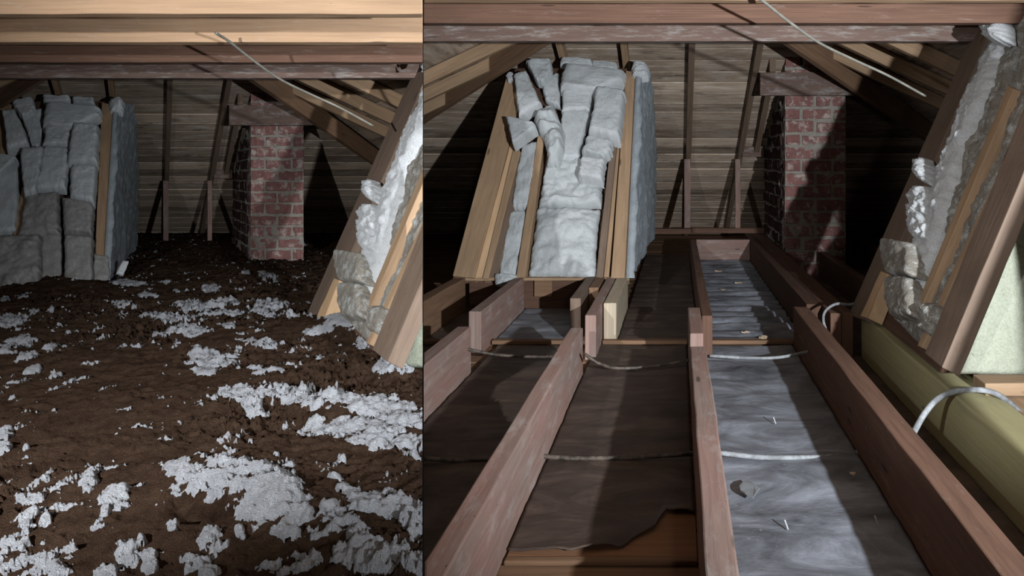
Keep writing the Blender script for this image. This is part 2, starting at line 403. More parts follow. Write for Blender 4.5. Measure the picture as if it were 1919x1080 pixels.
# ------------------------------------------------------------------ large structure
def roof(site):
    w = site.word
    # end slope: lapped boards running across
    parts = []; y = 8.3; k = 0
    sl = math.hypot(1, 0.578); st = 0.135/sl
    while y > 3.2:
        y1 = y-st; za = zend(y)+0.10; zb = zend(y1)+0.10
        tilt = random.uniform(0.000, 0.005)
        xa = -3.9; xb = 4.0
        A = [(xa, y, za+tilt), (xa, y1+0.004, zb-tilt-0.002), (xa, y1+0.004, zb+0.02), (xa, y, za+0.022)]
        B = [(xb, p[1], p[2]) for p in A]
        v, f, _ = hexa(A, B, 1)
        uo = random.uniform(0, 50); uv = []
        for q in f:
            for i in q:
                p = v[i]; uv.append((p[0]+uo, k + min(max((y-p[1])/st, 0.02), 0.98)))
        # keep only the part below the side slopes
        parts.append((v, f, uv)); y = y1; k += 1
    V, F, UV = merge(parts); V = np.array(V)
    o = finish(site, 'ceiling', V, F, M['sheath'], UV)
    tag(o, 'weathered horizontal boards under the end slope of the roof, %s' % w, None, None, 'structure')
    # side slopes, boards running away from the camera
    for s, nm in ((-1, 'left'), (1, 'right')):
        parts = []; k = 0; x = 0.0
        while x < 3.6:
            x1 = x+0.12
            X0 = -0.06+s*x; X1 = -0.06+s*(x1-0.003)
            z0 = zside(X0)+0.10; z1 = zside(X1)+0.10
            yr = 3.7 + x*0.87                                  # stop where the end slope begins
            A = [(X0, -1.6, z0), (X1, -1.6, z1), (X1, -1.6, z1+0.02), (X0, -1.6, z0+0.02)]
            B = [(p[0], yr+0.4, p[2]) for p in A]
            v, f, _ = hexa(A, B, 1); uo = random.uniform(0, 50)
            uv = [(v[i][1]+uo, k+0.1+0.8*((abs(v[i][0]+0.06)-x)/0.12)) for q in f for i in q]
            parts.append((v, f, uv)); x = x1; k += 1
        V, F, UV = merge(parts)
        o = finish(site, 'ceiling', np.array(V), F, M['sheath'], UV)
        if o: tag(o, 'dark boards under the %s slope of the roof, %s' % (nm, w), None, None, 'structure')
def flat(site, name, x0, x1, y0, y1, z0, z1, mat, label, kind='structure'):
    return member(site, name, label, None, None, mat, box(x0, x1, y0, y1, z0, z1, 'x'), 0, kind=kind)
roof(R); roof(L)
# floor of the cleared attic: the ceiling boards of the room below
parts = []
y = 0.3
while y < 8.2:
    parts.append(box(-3.9, 4.0, y, y+0.125, ZF-0.03, ZF+random.uniform(-0.002, 0.002), 'x')); y += 0.13
V, F, UV = merge(parts)
o = finish(R, 'floor', np.array(V), F, M['brown'], UV, bevel=0.004); tag(o, 'brown boards under the joists of the cleared attic', None, None, 'structure')
# divider added on the seam of the two attics, edge-on, keeps both sides dark
n_ = np.array([1, K]) / math.hypot(1, K)
def dw(y, s, z): return (-K*y + s*0.0012*n_[0], y + s*0.0012*n_[1], z)
A = [dw(2.95, -1, 0.0), dw(2.95, 1, 0.0), dw(8.2, 1, 0.0), dw(8.2, -1, 0.0)]
B = [(p[0], p[1], 1.75) for p in A]
v, f, u = hexa(A, B, 1)
o = finish(None, 'wall_middle', np.array(v), f, M['black'], u); tag(o, 'dark thin wall between the insulated attic and the cleared attic', None, None, 'structure')
for site in (R, L):
    o = member(site, 'wall_back', 'dark low wall under the eave at the far end, %s' % site.word, None, None, 'dark', box(-3.9, 4.0, 8.25, 8.29, ZF, -0.7, 'x'), 0, kind='structure')
for x, s, nm in ((-3.7, L, 'left'), (3.9, R, 'right')):
    member(s, 'wall_'+nm, 'dark low wall under the %s eave' % nm, None, None, 'dark', box(x, x+0.04, -1.5, 8.25, ZF-0.1, -0.1, 'y'), 0, kind='structure')
# sloped wall (left) and leaning wall (right): plasterboard behind the wool
for site in (R, L):
    q = [PB.off(-0.09).at(*p) for p in ((856, 517), (1155, 521), (1180, 128), (966, 128))]
    n = PB.n*0.02
    v, f, u = hexa([q[0], q[1], q[1]-n, q[0]-n], [q[3], q[2], q[2]-n, q[3]-n], 1)
    o = finish(site, 'wall_left', np.array(v), f, M['dark'], u)
    if o: tag(o, 'sloped board wall behind the wool batts, %s' % site.word, None, None, 'structure')
    q = [np.array((0.74+0.45*(z-ZJ), y, z)) for y, z in ((2.14, ZJ+0.03), (2.98, ZJ+0.03), (2.98, 0.50), (2.14, 0.50))]
    nn = PC.n
    q = [p - nn*0.06 for p in q]; n = nn*0.02
    v, f, u = hexa([q[0], q[3], q[3]-n, q[0]-n], [q[1], q[2], q[2]-n, q[1]-n], 1)
    o = finish(site, 'wall_right', np.array(v), f, M['dark'], u)
    if o: tag(o, 'leaning board wall behind the right-hand wool, %s' % site.word, None, None, 'structure')

# ------------------------------------------------------------------ collar beams, rafters, hips, chimney, knee wall
def ends(z0, z1):     # where a horizontal beam meets the underside of the sheathing
    return 1
def beam(site, y, z0, h, mat, label, name='collar_beam', x0=None):
    xr = -0.06 + (1.25 - z0)/0.47; xt = -0.06 + (1.25 - (z0+h))/0.47
    xr -= 0.03; xt -= 0.03
    A = [(-xr-0.12, y, z0), (-xr-0.12, y+0.045, z0), (-xt-0.12, y+0.045, z0+h), (-xt-0.12, y, z0+h)]
    B = [(xr, y, z0), (xr, y+0.045, z0), (xt, y+0.045, z0+h), (xt, y, z0+h)]
    return member(site, name, label, 'beam', 'collar beams of the '+site.word, mat, hexa(A, B, 24, 0.0012), 0.003)
BW = [('farthest and lowest in view, chalky stains', 'red_white'), ('second from the far end, red brown', 'red'), ('third from the far end', 'orange'), ('nearest, at the top edge', 'orange')]
ys = [3.00, 2.59, 2.21, 1.83]
for i, y in enumerate(ys):
    beam(L, y, 0.50, 0.145, ['red_white', 'red', 'orange', 'orange'][i],
         ['chalky red wooden collar beam, farthest of the four in the insulated attic', 'red brown wooden collar beam between the chalky and the orange beams, insulated attic',
          'orange wooden collar beam just in front of the red one, insulated attic', 'pale orange collar beam along the top edge, insulated attic'][i])
    if i < 3:
        beam(R, y, 0.50, 0.145, ['red_white', 'red', 'orange'][i],
         ['chalky stained red collar beam, farthest in the cleared attic', 'red brown collar beam at the top edge, in front of the stained one, cleared attic',
          'pale collar beam nearest the camera, just showing at top right, cleared attic'][i])

def end_rafter(site, x0, x1, ya, yb, label, w=0.045, mat='rafter', group=True):
    """rafter on the end slope from (x0, ya) high to (x1, yb) low"""
    d = 0.090
    A = [(x0-w/2, ya, zend(ya)), (x0+w/2, ya, zend(ya)), (x0+w/2, ya, zend(ya)+d), (x0-w/2, ya, zend(ya)+d)]
    B = [(x1-w/2, yb, zend(yb)), (x1+w/2, yb, zend(yb)), (x1+w/2, yb, zend(yb)+d), (x1-w/2, yb, zend(yb)+d)]
    member(site, 'rafter', label, 'rafter', 'rafters of the end slope, '+site.word, mat, hexa(A, B, 14, 0.001), 0.003)
for site in (R, L):
    w = site.word
    end_rafter(site, 0.10, 0.09, 3.9, 8.0, 'long thin rafter above the left upright of the knee wall, '+w)
    end_rafter(site, 0.575, 0.52, 4.1, 8.0, 'long thin rafter above the right upright of the knee wall, '+w)
    end_rafter(site, -0.37, -0.37, 3.9, 5.2, 'rafter end above the top right corner of the sloped wall, '+w, mat='pine')
    end_rafter(site, -0.83, -0.80, 4.2, 5.2, 'rafter end above the middle of the sloped wall, '+w, mat='pine')
    end_rafter(site, 1.00, 0.995, 4.55, 4.88, 'short rafter stub between hip and chimney header, '+w, mat='rafter')
    end_rafter(site, 0.685, 0.685, 5.0, 6.0, 'short rafter close beside the chimney, '+w)
    member(site, 'header_board', 'pale dusty header board across the top of the chimney, '+w, 'board', None, 'red_white', box(0.585, 1.27, 4.92, 4.965, 0.435, 0.60, 'x', 8, 0.001))
    member(site, 'header_board', 'small pale board low beside the chimney, '+w, 'board', None, 'red_white', box(0.56, 0.745, 6.0, 6.04, 0.0, 0.09, 'x', 3, 0.001))
    # hips
    for s, P0, P1 in ((-1, (-0.78, 4.32, 0.725), (-1.71, 5.1, 0.35)), (1, (0.652, 4.26, 0.70), (1.009, 4.57, 0.538))):
        P0 = np.array(P0); P1 = np.array(P1); d = (P1-P0)/(P1[0]-P0[0])
        a = P0 + d*((-0.06+s*0.03)-P0[0]); b = P0 + d*((s*2.9)-P0[0])
        sv = np.array([d[1], -1.0, 0]); sv /= np.linalg.norm(sv); sv *= 0.022
        up = np.array([0, 0, 0.17])
        A = [a-sv, a+sv, a+sv+up, a-sv+up]; B = [b-sv, b+sv, b+sv+up*0.8, b-sv+up*0.8]
        member(site, 'hip_rafter', 'dark brown hip rafter running down to the %s, %s' % ('left' if s < 0 else 'right', w), 'rafter', None, 'brown', hexa(A, B, 16, 0.001))
    def jack(y, s, xi, label, mat='pine', xo=2.9):
        X0 = xi; X1 = s*xo
        d = 0.090
        A = [(X0, y-0.02, zside(X0)), (X0, y+0.025, zside(X0)), (X0, y+0.025, zside(X0)+d), (X0, y-0.02, zside(X0)+d)]
        B = [(X1, y-0.02, zside(X1)), (X1, y+0.025, zside(X1)), (X1, y+0.025, zside(X1)+d), (X1, y-0.02, zside(X1)+d)]
        member(site, 'jack_rafter', label, 'rafter', 'jack rafters of the '+w, mat, hexa(A, B, 12, 0.001))
    jack(4.57, 1, 1.02, 'tan jack rafter with nail marks, lowest of those right of the hip, '+w)
    jack(4.13, 1, 0.62, 'tan jack rafter second from the far end on the right slope, '+w)
    jack(3.69, 1, 0.16, 'tan jack rafter third from the far end on the right slope, '+w)
    jack(4.30, -1, -0.86, 'tan jack rafter, topmost of the three left of the sloped wall, '+w)
    jack(4.70, -1, -1.275, 'tan jack rafter, middle of the three left of the sloped wall, '+w)
    jack(5.08, -1, -1.68, 'tan jack rafter, lowest of the three left of the sloped wall, '+w)
    # knee wall
    member(site, 'stud', 'thin reddish upright, left one of the far knee wall, '+w, 'stud', 'uprights of the far knee wall, '+w, 'joist', box(0.058, 0.112, 6.08, 6.12, ZJ+0.045, -0.02, 'z', 5, 0.0008))
    member(site, 'stud', 'thin reddish upright, right one of the far knee wall, '+w, 'stud', 'uprights of the far knee wall, '+w, 'joist', box(0.505, 0.55, 6.08, 6.12, ZJ+0.045, -0.02, 'z', 5, 0.0008))
member(R, 'sill_plate', 'reddish sill plate under the right upright of the knee wall', 'plate', None, 'red', box(0.125, 0.76, 6.07, 6.13, ZJ, ZJ+0.045, 'x', 6, 0.001))
member(R, 'sill_plate', 'short reddish sill plate beside the sloped wall, far end', 'plate', None, 'red', box(-0.20, 0.12, 6.07, 6.13, ZJ-0.006, ZJ+0.04, 'x', 4, 0.001))

def chimney(site):
    w = site.word
    X0, X1, Y0, Y1 = 0.77, 1.215, 5.0, 6.1
    base = site.w(np.array([[(X0+X1)/2, (Y0+Y1)/2, ZF]]))[0]
    root = empty('chimney', tuple(base)); tag(root, 'red brick chimney with smeared pale mortar, '+w, 'chimney')
    rnd = random.Random(11)
    ch = 0.0935; front = []; side = []
    z = ZF; r = 0
    while z < 0.64:
        ht = ch-0.016
        x = X0 - (0.0 if r % 2 else 0.10)
        while x < X1-0.02:
            a = max(x, X0)+0.006; b = min(x+0.215, X1)-0.006
            if b-a > 0.03:
                j = rnd.uniform(-0.005, 0.004); dz = rnd.uniform(-0.004, 0.004)
                front.append(box(a, b, Y0-0.006+j, Y0+0.09, z+0.008+dz, z+0.008+ht+dz+rnd.uniform(-0.010, 0.005), 'x', 5, 0.0045))
            x += 0.225
        y = Y0 + (0.09 if r % 2 else 0.2)
        yy = Y0+0.095
        while yy < Y1:
            y2 = min(yy + rnd.choice((0.1, 0.2)), Y1)
            top = min(0.64, zend(y2)+0.08)
            if z+ht < top:
                side.append(box(X0-0.004+rnd.uniform(-0.012, 0.006), X0+0.09, yy+0.006, y2-0.006, z+0.008, z+ht+rnd.uniform(-0.004, 0.01), 'y', 2, 0.006))
            yy = y2
        z += ch; r += 1
    V, F, UV = merge(front); finish(site, 'brickwork', np.array(V), F, M['brick'], UV, parent=root, bevel=0.006)
    V, F, UV = merge(side); o = finish(site, 'side_brickwork', np.array(V), F, M['sidebrick'], UV, parent=root, bevel=0.005)
    if o: o['label'] = 'sooty rough brick side of the chimney'
    # mortar core with smeared, lumpy front and side faces
    def face(fn, nu, nv):
        g = [fn(i/(nu-1), j/(nv-1)) for j in range(nv) for i in range(nu)]
        f = [[j*nu+i, j*nu+i+1, (j+1)*nu+i+1, (j+1)*nu+i] for j in range(nv-1) for i in range(nu-1)]
        return g, f
    zt = lambda y: min(0.66, zend(y)+0.09)
    def ff(u, v):
        x = X0+0.004+(X1-X0-0.008)*u; z = ZF+(zt(Y0)-ZF)*v
        return (x, Y0+0.006 - 0.030*max(0, float(fbm(x*12, z*13, 0, 4, 4))-0.06) , z)
    def fs(u, v):
        y = Y0+0.008+(Y1-Y0)*u; z = ZF+(zt(y)-ZF)*v
        return (X0+0.008 - 0.030*max(0, float(fbm(y*11, z*15, 3, 8, 3))), y, z)
    V1, F1 = face(ff, 40, 110); V2, F2 = face(fs, 60, 90)
    c = [(X1-0.004, Y0+0.008, ZF), (X1-0.004, Y1, ZF), (X1-0.004, Y1, zt(Y1)), (X1-0.004, Y0+0.008, zt(Y0)), (X0+0.008, Y1, ZF), (X0+0.008, Y1, zt(Y1))]
    V = V1+V2+c; o1 = len(V1); o2 = len(V1)+len(V2)
    F = F1 + [[i+o1 for i in q] for q in F2] + [[o2, o2+1, o2+2, o2+3], [o2+1, o2+4, o2+5, o2+2]]
    finish(site, 'mortar', np.array(V), F, M['mortar'], smooth=False, parent=root)
chimney(R); chimney(L)

# hanging wire under the collar beams
for site in (R, L):
    pts = [pxy(1395, -22, 2.06), pxy(1427, 0, 2.14), pxy(1475, 38, 2.25), pxy(1535, 80, 2.38), pxy(1600, 112, 2.5), pxy(1665, 142, 2.58), pxy(1734, 180, 2.68)]
    pts[0] = (pts[0][0], pts[0][1], 0.498)
    tube(site, 'wire', 'thin grey wire hanging under the collar beams, '+site.word, 'wire', None, 'wire', pts, 0.0048)

# ------------------------------------------------------------------ joists and floor timbers of the cleared attic
def joist(x0, x1, y0, y1, label, mat='joist', z0=ZF, z1=ZJ, name='joist', group='floor joists of the cleared attic', segs=None, geo=None):
    return member(R, name, label, 'joist', group, mat, geo or box(x0, x1, y0, y1, z0, z1, 'y', segs or max(2, int((y1-y0)*7)), 0.0012), 0.004)
joist(-0.42, -0.372, 0.45, 2.72, 'long pinkish joist left of centre, running to the bottom edge')
# joist under the middle: its far end is notched
g1 = box(0.045, 0.100, 0.45, 2.40, ZF, ZJ, 'y', 16, 0.0014); g2 = box(0.046, 0.099, 2.40, 2.58, ZF, ZJ-0.035, 'y', 2, 0.001); g3 = box(0.045, 0.096, 2.58, 3.03, ZF, ZJ+0.012, 'y', 3, 0.001)
joist(0, 0, 0, 0, 'tan middle joist with a notch near its far end, running to the bottom edge', 'joist', geo=merge([g1, g2, g3]))
joist(0.517, 0.582, 0.45, 3.1, 'long red brown joist right of centre with two cables through it', 'red')
joist(-0.87, -0.815, 0.9, 2.74, 'pinkish joist at the left edge of the cleared attic')
joist(-0.905, -0.85, 3.0, 3.84, 'pinkish joist with a cut end, under the left part of the sloped wall')
joist(-1.235, -1.175, 2.9, 3.84, 'dark joist with a pale patch, farthest left of the cleared attic', 'brown')
joist(-0.392, -0.345, 2.93, 3.84, 'pinkish joist end beside the long left joist', 'joist')
joist(-0.338, -0.28, 3.17, 3.9, 'cream stained joist end under the right corner of the sloped wall', 'joistpale')
joist(-0.51, -0.458, 3.28, 3.88, 'brown joist ply left of the joist cluster under the sloped wall', 'dustbrown')
joist(-0.456, -0.405, 3.55, 3.87, 'short filler ply inside the joist cluster', 'brown')
joist(0.101, 0.147, 2.92, 5.62, 'dark long joist from the middle joist to the far blocking', 'red')
joist(0.585, 0.652, 3.15, 6.05, 'dark brown joist running back towards the chimney', 'dark')
joist(0.654, 0.703, 2.97, 6.05, 'doubled joist with a pink cut end, its left ply', 'red')
joist(0.704, 0.752, 2.97, 6.05, 'doubled joist with a pink cut end, its right ply', 'red')
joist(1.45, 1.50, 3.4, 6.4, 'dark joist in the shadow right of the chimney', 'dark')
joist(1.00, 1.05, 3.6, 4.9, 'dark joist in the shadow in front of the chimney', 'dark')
member(R, 'trimmer', 'broad olive yellow timber running along under the leaning wall', 'timber', None, 'yellow', box(0.78, 0.90, 0.5, 2.95, ZF, ZJ, 'y', 18, 0.0015), 0.006)
member(R, 'plank', 'tan plank lying along the right side of the olive yellow timber, under the leaning wall', 'plank', None, 'pine', box(0.905, 1.03, 0.5, 2.9, ZJ-0.04, ZJ-0.006, 'y', 18, 0.0015), 0.004)
member(R, 'base_plate', 'tan base plate under the pale green wool, right edge', 'plate', None, 'pine', box(0.86, 1.6, 1.94, 2.02, ZJ, ZJ+0.036, 'x', 6, 0.0015))
member(R, 'header_joist', 'brown header joist below the sloped wall', 'joist', None, 'dark', box(-1.17, -0.40, 3.89, 3.94, ZF, ZJ-0.02, 'x', 8, 0.0012))
member(R, 'plate', 'thin tan plate along the foot of the sloped wall', 'plate', None, 'pine', box(-1.25, -0.27, 3.85, 3.93, ZJ-0.018, ZJ-0.002, 'x', 8, 0.001))
member(R, 'block', 'small dark wooden block on the header joist below the sloped wall', 'block', None, 'brown', box(-0.80, -0.70, 3.865, 3.888, ZJ-0.11, ZJ-0.02, 'x'))
member(R, 'blocking', 'pinkish blocking board between joists in front of the knee wall', 'block', None, 'joist', box(0.15, 0.583, 5.6, 5.645, ZF+0.01, ZJ, 'x', 4, 0.001))
member(R, 'batten', 'thin brown batten across the floor between middle and right joists', 'batten', 'floor battens', 'brown', box(0.15, 0.58, 3.13, 3.165, ZF+0.012, ZF+0.03, 'x', 6, 0.0008))
member(R, 'batten', 'thin brown batten across the floor between left and middle joists', 'batten', 'floor battens', 'brown', box(-0.34, 0.044, 3.13, 3.165, ZF+0.012, ZF+0.03, 'x', 6, 0.0008))
member(R, 'batten', 'thin brown batten across the floor left of the joist cluster', 'batten', 'floor battens', 'brown', box(-0.84, -0.395, 3.13, 3.165, ZF+0.012, ZF+0.03, 'x', 6, 0.0008))
member(R, 'batten', 'thin brown batten across the floor at the far left', 'batten', 'floor battens', 'brown', box(-1.17, -0.91, 3.13, 3.165, ZF+0.012, ZF+0.03, 'x', 6, 0.0008))

# roofing paper laid between the joists
def sheet(x0, x1, y0, y1, mat, label, seed, amp=0.004, per=0.13, far=0.0, torn=None):
    nx = 50; ny = int((y1-y0)/0.012)
    xs = np.linspace(x0, x1, nx); ysv = np.linspace(y0, y1, ny)
    X, Y = np.meshgrid(xs, ysv)
    if torn is not None:
        tb = np.interp(X[0], torn[0], torn[1]) + 0.014*fbm(xs*24, xs*0, 0, seed, 4)
        Y = tb[None, :] + (Y-y0)/(y1-y0)*(y1-tb[None, :])
    ph = Y/per + 0.15*vnoise(X*3, Y*1.5, 0, seed)
    wv = np.abs(np.sin(np.pi*ph))
    fa = np.clip((Y-2.6)/1.0, 0, 1)*far
    Z = ZF+0.010 + amp*(0.4+fa*2.2)*wv**0.6 + amp*0.9*fbm(X*7, Y*9, 0, seed, 4) + amp*0.8*np.abs(fbm(X*4+8, Y*13, 0, seed+4, 2))
    if torn is not None:
        e = np.clip((Y-tb[None, :])/0.05, 0, 1); Z = Z + 0.006*(1-e)*(0.5+fbm(X*18, X*0, 0, seed+2, 2))
    V = np.stack([X, Y, Z], 2).reshape(-1, 3)
    n0 = len(V); V = np.concatenate([V, V-np.array([0, 0, 0.003])])
    F = []
    for i in range(ny-1):
        for j in range(nx-1):
            a = i*nx+j; F.append([a, a+1, a+nx+1, a+nx]); F.append([n0+a, n0+a+nx, n0+a+nx+1, n0+a+1])
    per_ = [j for j in range(nx)] + [i*nx+nx-1 for i in range(1, ny)] + [(ny-1)*nx+j for j in range(nx-2, -1, -1)] + [i*nx for i in range(ny-2, 0, -1)]
    for k in range(len(per_)):
        a = per_[k]; b = per_[(k+1) % len(per_)]; F.append([b, a, n0+a, n0+b])
    o = finish(R, 'roofing_paper', V, F, M[mat], smooth=True)
    if o: tag(o, label, 'paper', 'sheets of black paper between the joists')
sheet(0.105, 0.512, 0.6, 3.12, 'paperblue', 'grey dusty black paper in the bay right of the middle joist, near part', 21, 0.006, 0.24, 0.6)
sheet(0.152, 0.58, 3.17, 5.59, 'paperblue', 'black paper lying in ridges in the narrow bay towards the far blocking', 22, 0.007, 0.135, 1.0)
sheet(-0.367, 0.040, 1.2, 3.12, 'paperdark', 'brown black paper with a torn near edge in the bay left of the middle joist', 23, 0.006, 0.15, 0.2,
      torn=([-0.37, -0.25, -0.12, -0.085, -0.05, -0.03, 0.045], [1.50, 1.49, 1.52, 1.56, 1.585, 1.66, 1.66]))
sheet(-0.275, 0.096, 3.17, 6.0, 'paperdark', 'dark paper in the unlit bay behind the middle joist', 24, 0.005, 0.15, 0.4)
sheet(-0.808, -0.425, 0.9, 3.12, 'paperdark', 'dark wrinkled paper between the two left joists', 25, 0.006, 0.17, 0.2)
sheet(-0.845, -0.515, 3.17, 3.87, 'paperblue', 'grey black paper below the sloped wall', 26, 0.004, 0.13, 0.3)
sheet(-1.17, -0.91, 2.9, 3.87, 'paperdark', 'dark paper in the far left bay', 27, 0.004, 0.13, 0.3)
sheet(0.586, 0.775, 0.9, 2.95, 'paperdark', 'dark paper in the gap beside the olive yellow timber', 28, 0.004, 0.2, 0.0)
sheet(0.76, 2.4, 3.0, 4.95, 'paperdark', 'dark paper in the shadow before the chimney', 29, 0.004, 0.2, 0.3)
# board with a bead below the torn paper edge
member(R, 'moulding', 'thin brown moulding below the torn paper edge', 'moulding', None, 'brown', box(-0.366, 0.042, 1.455, 1.475, ZF, ZF+0.012, 'x', 5, 0.0006), 0.004)
member(R, 'board', 'orange brown board showing where the black paper is torn away', 'board', None, 'rust', box(-0.366, 0.042, 1.48, 1.80, ZF-0.01, ZF+0.0045, 'x', 4, 0.0004), 0.001)

# cables
CB = 'cables through the joists'
def cab(pts, label, mat='cable', r=0.007): tube(R, 'cable', label, 'cable', CB, mat, pts, r)
cab([pxy(1348, 849, 1.93), pxy(1420, 857, 1.93), pxy(1500, 858, 1.95), pxy(1570, 855, 1.98), pxy(1642, 842, 2.02)], 'thick grey cable sagging between middle and right joists, near one')
cab([pxy(1003, 854, 1.93), pxy(1070, 859, 1.93), pxy(1180, 858, 1.93), pxy(1260, 853, 1.93), pxy(1320, 849, 1.93)], 'dark cable with a pale end between left and middle joists, near one', 'cabledark', 0.0065)
cab([pxy(780, 858, 1.9), pxy(850, 863, 1.92), pxy(960, 862, 1.93), pxy(1004, 855, 1.93)], 'dark cable between the two left joists, near one', 'cabledark', 0.006)
cab([pxy(873, 654, 2.70), pxy(930, 665, 2.72), pxy(1000, 669, 2.74), pxy(1062, 668, 2.76)], 'thin dark cable between the two left joists, far one', 'cabledark', 0.006)
cab([pxy(1096, 664, 2.58), pxy(1120, 680, 2.58), pxy(1155, 690, 2.62), pxy(1220, 687, 2.66), pxy(1300, 674, 2.7)], 'thin dark cable sagging between left and middle joists, far one', 'cabledark', 0.006)
cab([pxy(1330, 667, 2.7), pxy(1400, 671, 2.7), pxy(1460, 670, 2.72), pxy(1520, 658, 2.76)], 'thin pale cable between middle and right joists, far one', 'cable', 0.006)
cab([pxy(1706, 822, 1.80), pxy(1735, 772, 1.86), pxy(1762, 745, 1.9), pxy(1800, 732, 1.92), pxy(1850, 733, 1.93), pxy(1885, 750, 1.90), pxy(1935, 795, 1.80)], 'grey cable arching over the olive yellow timber', 'cable', 0.008)
cab([pxy(1551, 628, 2.93), pxy(1543, 600, 2.93), pxy(1548, 582, 2.93), pxy(1567, 570, 2.96), pxy(1592, 571, 3.0), pxy(1612, 566, 3.05)], 'grey cable looped over the doubled joist end', 'cable', 0.006)

# scraps and nails on the paper
def scrap(px, py, w, h, mat, label, name='wood_chip', z=ZF+0.03, seed=1):
    c = np.array(pz(px, py, z)); rnd = random.Random(seed); n = 9
    top = [(c[0]+w*math.cos(2*math.pi*i/n)*rnd.uniform(.6, 1.1), c[1]+h*math.sin(2*math.pi*i/n)*rnd.uniform(.6, 1.1), c[2]+rnd.uniform(0, .006)) for i in range(n)]
    V = top+[(a, b, c_-0.004) for a, b, c_ in top]
    F = [list(range(n)), list(range(2*n-1, n-1, -1))]+[[i, (i+1) % n, n+(i+1) % n, n+i] for i in range(n)]
    o = finish(R, name, np.array(V), F, M[mat]); tag(o, label, 'scrap', 'scraps on the black paper')
scrap(1347, 508, 0.035, 0.02, 'scrap', 'small pale chip on the far black paper, farthest of three', seed=1)
scrap(1384, 530, 0.025, 0.02, 'scrap', 'small pale chip on the far black paper, rightmost', seed=2)
scrap(1355, 543, 0.02, 0.018, 'scrap', 'small pale chip on the far black paper, nearest of three', seed=3)
scrap(1398, 623, 0.022, 0.01, 'scrap', 'thin pale sliver on black paper just beyond the batten', seed=4)
scrap(1430, 633, 0.024, 0.02, 'scrap', 'brown wood chip on black paper at the batten', seed=5)
scrap(1404, 917, 0.026, 0.045, 'greyscrap', 'torn grey paper scrap beside the middle joist', 'paper_scrap', seed=6)
scrap(1598, 888, 0.010, 0.008, 'scrap', 'tiny pale chip on grey black paper near the right joist', seed=7)
def nail(px, py, y, label):
    b = np.array(pz(px, py, ZF+0.018)); t = b+np.array((-0.008, 0, 0.022))
    tube(R, 'nail', label, 'nail', 'nails sticking out of the paper', 'nail', [b, (b+t)/2, t], 0.0018, 6, 3)
nail(1477, 993, 0, 'small nail sticking out of the grey paper near the bottom edge')
nail(1646, 985, 0, 'small nail sticking out of the grey paper by the right joist')
nail(1454, 795, 0, 'small nail sticking out of the grey paper above the near cable')

# ------------------------------------------------------------------ sloped wall: studs
def bs(site, label, quad, th, mat='pine', off=-0.08, frame='R'):
    return board_on(site, 'wall_stud', label, 'stud', 'studs of the sloped wall, '+site.word, mat, PB, quad, th, frame, off=off)
bs(R, 'wide tan stud along the left edge of the sloped wall, cleared attic', [(848, 517), (889, 521), (985, 148), (950, 140)], 0.09)
bs(R, 'light tan stud strip just right of the wide left stud', [(890, 521), (903, 521), (972, 262), (958, 262)], 0.075, 'pale')
bs(R, 'tan stud strip, second from the wide left stud', [(904, 522), (915, 522), (975, 285), (966, 262)], 0.085)
bs(R, 'grey tan stud strip beside the left wool, sloped wall', [(916, 522), (932, 522), (984, 300), (973, 300)], 0.07, 'dustbrown')
bs(R, 'narrow tan stud between left and centre wool, sloped wall', [(967, 521), (984, 519), (1023, 240), (1010, 240)], 0.09)
bs(R, 'tan stud left of the gap beside the wide right stud', [(1117, 519), (1130, 521), (1158, 250), (1146, 250)], 0.085, 'dustbrown')
bs(R, 'thin orange stud in the gap beside the wide right stud', [(1131, 522), (1141, 522), (1164, 252), (1157, 252)], 0.06, 'pine')
bs(R, 'wide tan stud along the right edge of the sloped wall, cleared attic', [(1145, 521), (1178, 521), (1198, 136), (1173, 132)], 0.09)
bs(L, 'wide tan stud along the right edge of the sloped wall, insulated attic', [(176, 520), (202, 520), (215, 197), (191, 192)], 0.09, frame='L')
bs(L, 'narrow tan stud showing between wool batts at the left edge, insulated attic', [(24, 440), (40, 440), (55, 350), (42, 350)], 0.07, frame='L')
bs(L, 'narrow tan stud at the far left edge beside the hanging wool, insulated attic', [(-12, 345), (8, 345), (22, 195), (-2, 195)], 0.07, frame='L')
